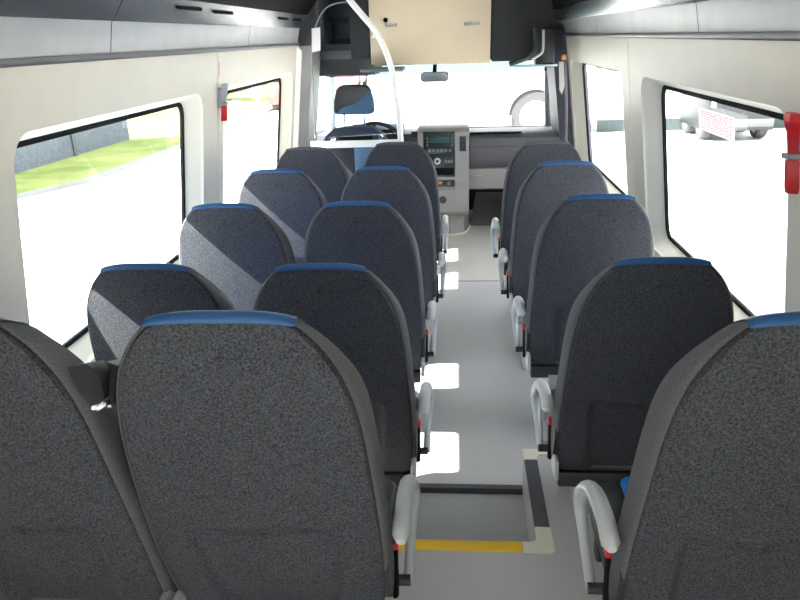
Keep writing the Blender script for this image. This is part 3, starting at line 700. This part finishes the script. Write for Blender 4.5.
# pinkish-red van far ahead of the driver
def car(name, x, y, L, label, paint, hh=1.45):
    t = thing(name, label, 'car', (x, y, GZ))
    m = MB(); w = .88
    def sec(z, s0, s1, ww): return [(-ww, s0, z), (ww, s0, z), (ww, s1, z), (-ww, s1, z)]
    m.loops([sec(.25, -L / 2, L / 2, w * .95), sec(.45, -L / 2 - .05, L / 2 + .05, w), sec(.80, -L / 2, L / 2, w), sec(.92, -L / 2 + .1, L / 2 - .1, w * .96)], True, True, True); m.build('body', paint, t, angle=25)
    m = MB(); m.loops([sec(.90, -L * .36, L * .22, w * .92), sec(hh - .06, -L * .28, L * .08, w * .76)], True, True, True); m.build('window_band', 'radio', t, smooth=False)
    m = MB(); m.loops([sec(hh - .07, -L * .285, L * .085, w * .78), sec(hh, -L * .25, L * .05, w * .70)], True, True, True); m.build('car_roof', paint, t, angle=25)
    for sx in (-1, 1):
        for sy in (-.31, .31): wheel(t, sx * w * .9, L * sy, .31, .31, .2, 1)
    return t
car('parked_car', -5.46, 26.3, 4.2, 'red car parked by the kerb beyond the front side window', 'carred')
car('parked_car', -5.4, 35.5, 4.2, 'pinkish red car far ahead of the driver screen', 'redroof', 1.6)
# white building with a teal base, and a grey flat-bed lorry before it
t = thing('white_building', 'long white building with a teal grey base beyond the single seats', 'building')
m = MB(); m.prism([(3.3, 17.4), (3.3, 25), (30, 25), (30, 17.4)], GZ, 6.0, 'Z'); m.build('wall', 'white', t, smooth=False)
m = MB(); m.box((3.27, 17.33, GZ), (30, 17.42, GZ + .27)); m.build('base_band', 'teal', t, smooth=False)
for x, z in ((3.36, .75), (3.36, .42)):
    m = MB(); m.box((x, 17.30, z), (x + .42, 17.42, z + .13), .01); m.build('window', 'armgrey', t)
t = thing('grey_van', 'dark grey van parked end-on by the white building behind the window sticker', 'van', (5.76, 15.3, GZ))
m = MB()
def vs(y, k, z0, z1): return [(x * k, y, z0 + (z1 - z0) * v) for x, v in ((-.66, 0), (.66, 0), (.68, .3), (.64, .62), (.52, .96), (.46, 1), (-.46, 1), (-.52, .96), (-.64, .62), (-.68, .3))]
m.loops([vs(0, .97, .24, 1.72), vs(.08, 1., .22, 1.76), vs(1.9, 1., .22, 1.76), vs(1.98, .95, .26, 1.70)], True, True, True); m.build('body', 'vangrey', t, angle=30)
m = MB(); m.prism([(-.54, .98), (.54, .98), (.45, 1.55), (-.45, 1.55)], -.02, .01, 'Y'); m.build('window', 'radiolcd', t, smooth=False)
for x in (-.58, .58):
    m = MB(); m.box((x - .05, -.025, .70), (x + .05, .02, .98), .015); m.build('lamp', 'armgrey', t)
m = MB(); m.box((-.64, -.05, .30), (.64, .04, .46), .03); m.build('bumper', 'shadegrey', t)
for x in (-.56, .56):
    for y in (.5, 1.5): wheel(t, x, y, .29, .29, .2, 1)

# ------------------------------------------------------------------ light
w = bpy.data.worlds.new('sky'); SC.world = w; w.use_nodes = True
nt = w.node_tree; bg = nt.nodes['Background']
bg.inputs['Color'].default_value = (.97, .985, 1., 1); bg.inputs['Strength'].default_value = 2.6
sd = bpy.data.lights.new('sun', 'SUN'); sd.energy = 20; sd.angle = math.radians(.6); sd.color = (1., .965, .90)
so = bpy.data.objects.new('sun', sd); COL.objects.link(so); so.location = (-10, -4, 12)
DIR = Vector((1., .44, -1.08)).normalized()
so.rotation_euler = DIR.to_track_quat('-Z', 'Y').to_euler()

# ------------------------------------------------------------------ camera
F, TH, PS, RO = 709.9654, .3553, .0873, -.0342
fw = Vector((-math.sin(PS) * math.cos(TH), math.cos(PS) * math.cos(TH), -math.sin(TH)))
r = Vector((math.cos(PS), math.sin(PS), 0)); u = r.cross(fw)
r2 = r * math.cos(RO) + u * math.sin(RO); u2 = -r * math.sin(RO) + u * math.cos(RO)
cd = bpy.data.cameras.new('camera'); cd.sensor_width = 36; cd.lens = F / 800 * 36; cd.clip_start = .02; cd.clip_end = 300
co = bpy.data.objects.new('camera', cd); COL.objects.link(co)
mw = Matrix((r2, u2, -fw)).transposed().to_4x4(); mw.translation = (0, 0, 1.54); co.matrix_world = mw
SC.camera = co
SC.view_settings.view_transform = 'Standard'; SC.view_settings.look = 'None'
SC.view_settings.gamma = 1; SC.view_settings.use_curve_mapping = False
SC.view_settings.exposure = 1.2
SC.cycles.use_denoising = True; SC.cycles.max_bounces = 10; SC.cycles.diffuse_bounces = 6; SC.cycles.transparent_max_bounces = 16
SC.cycles.sample_clamp_indirect = 12
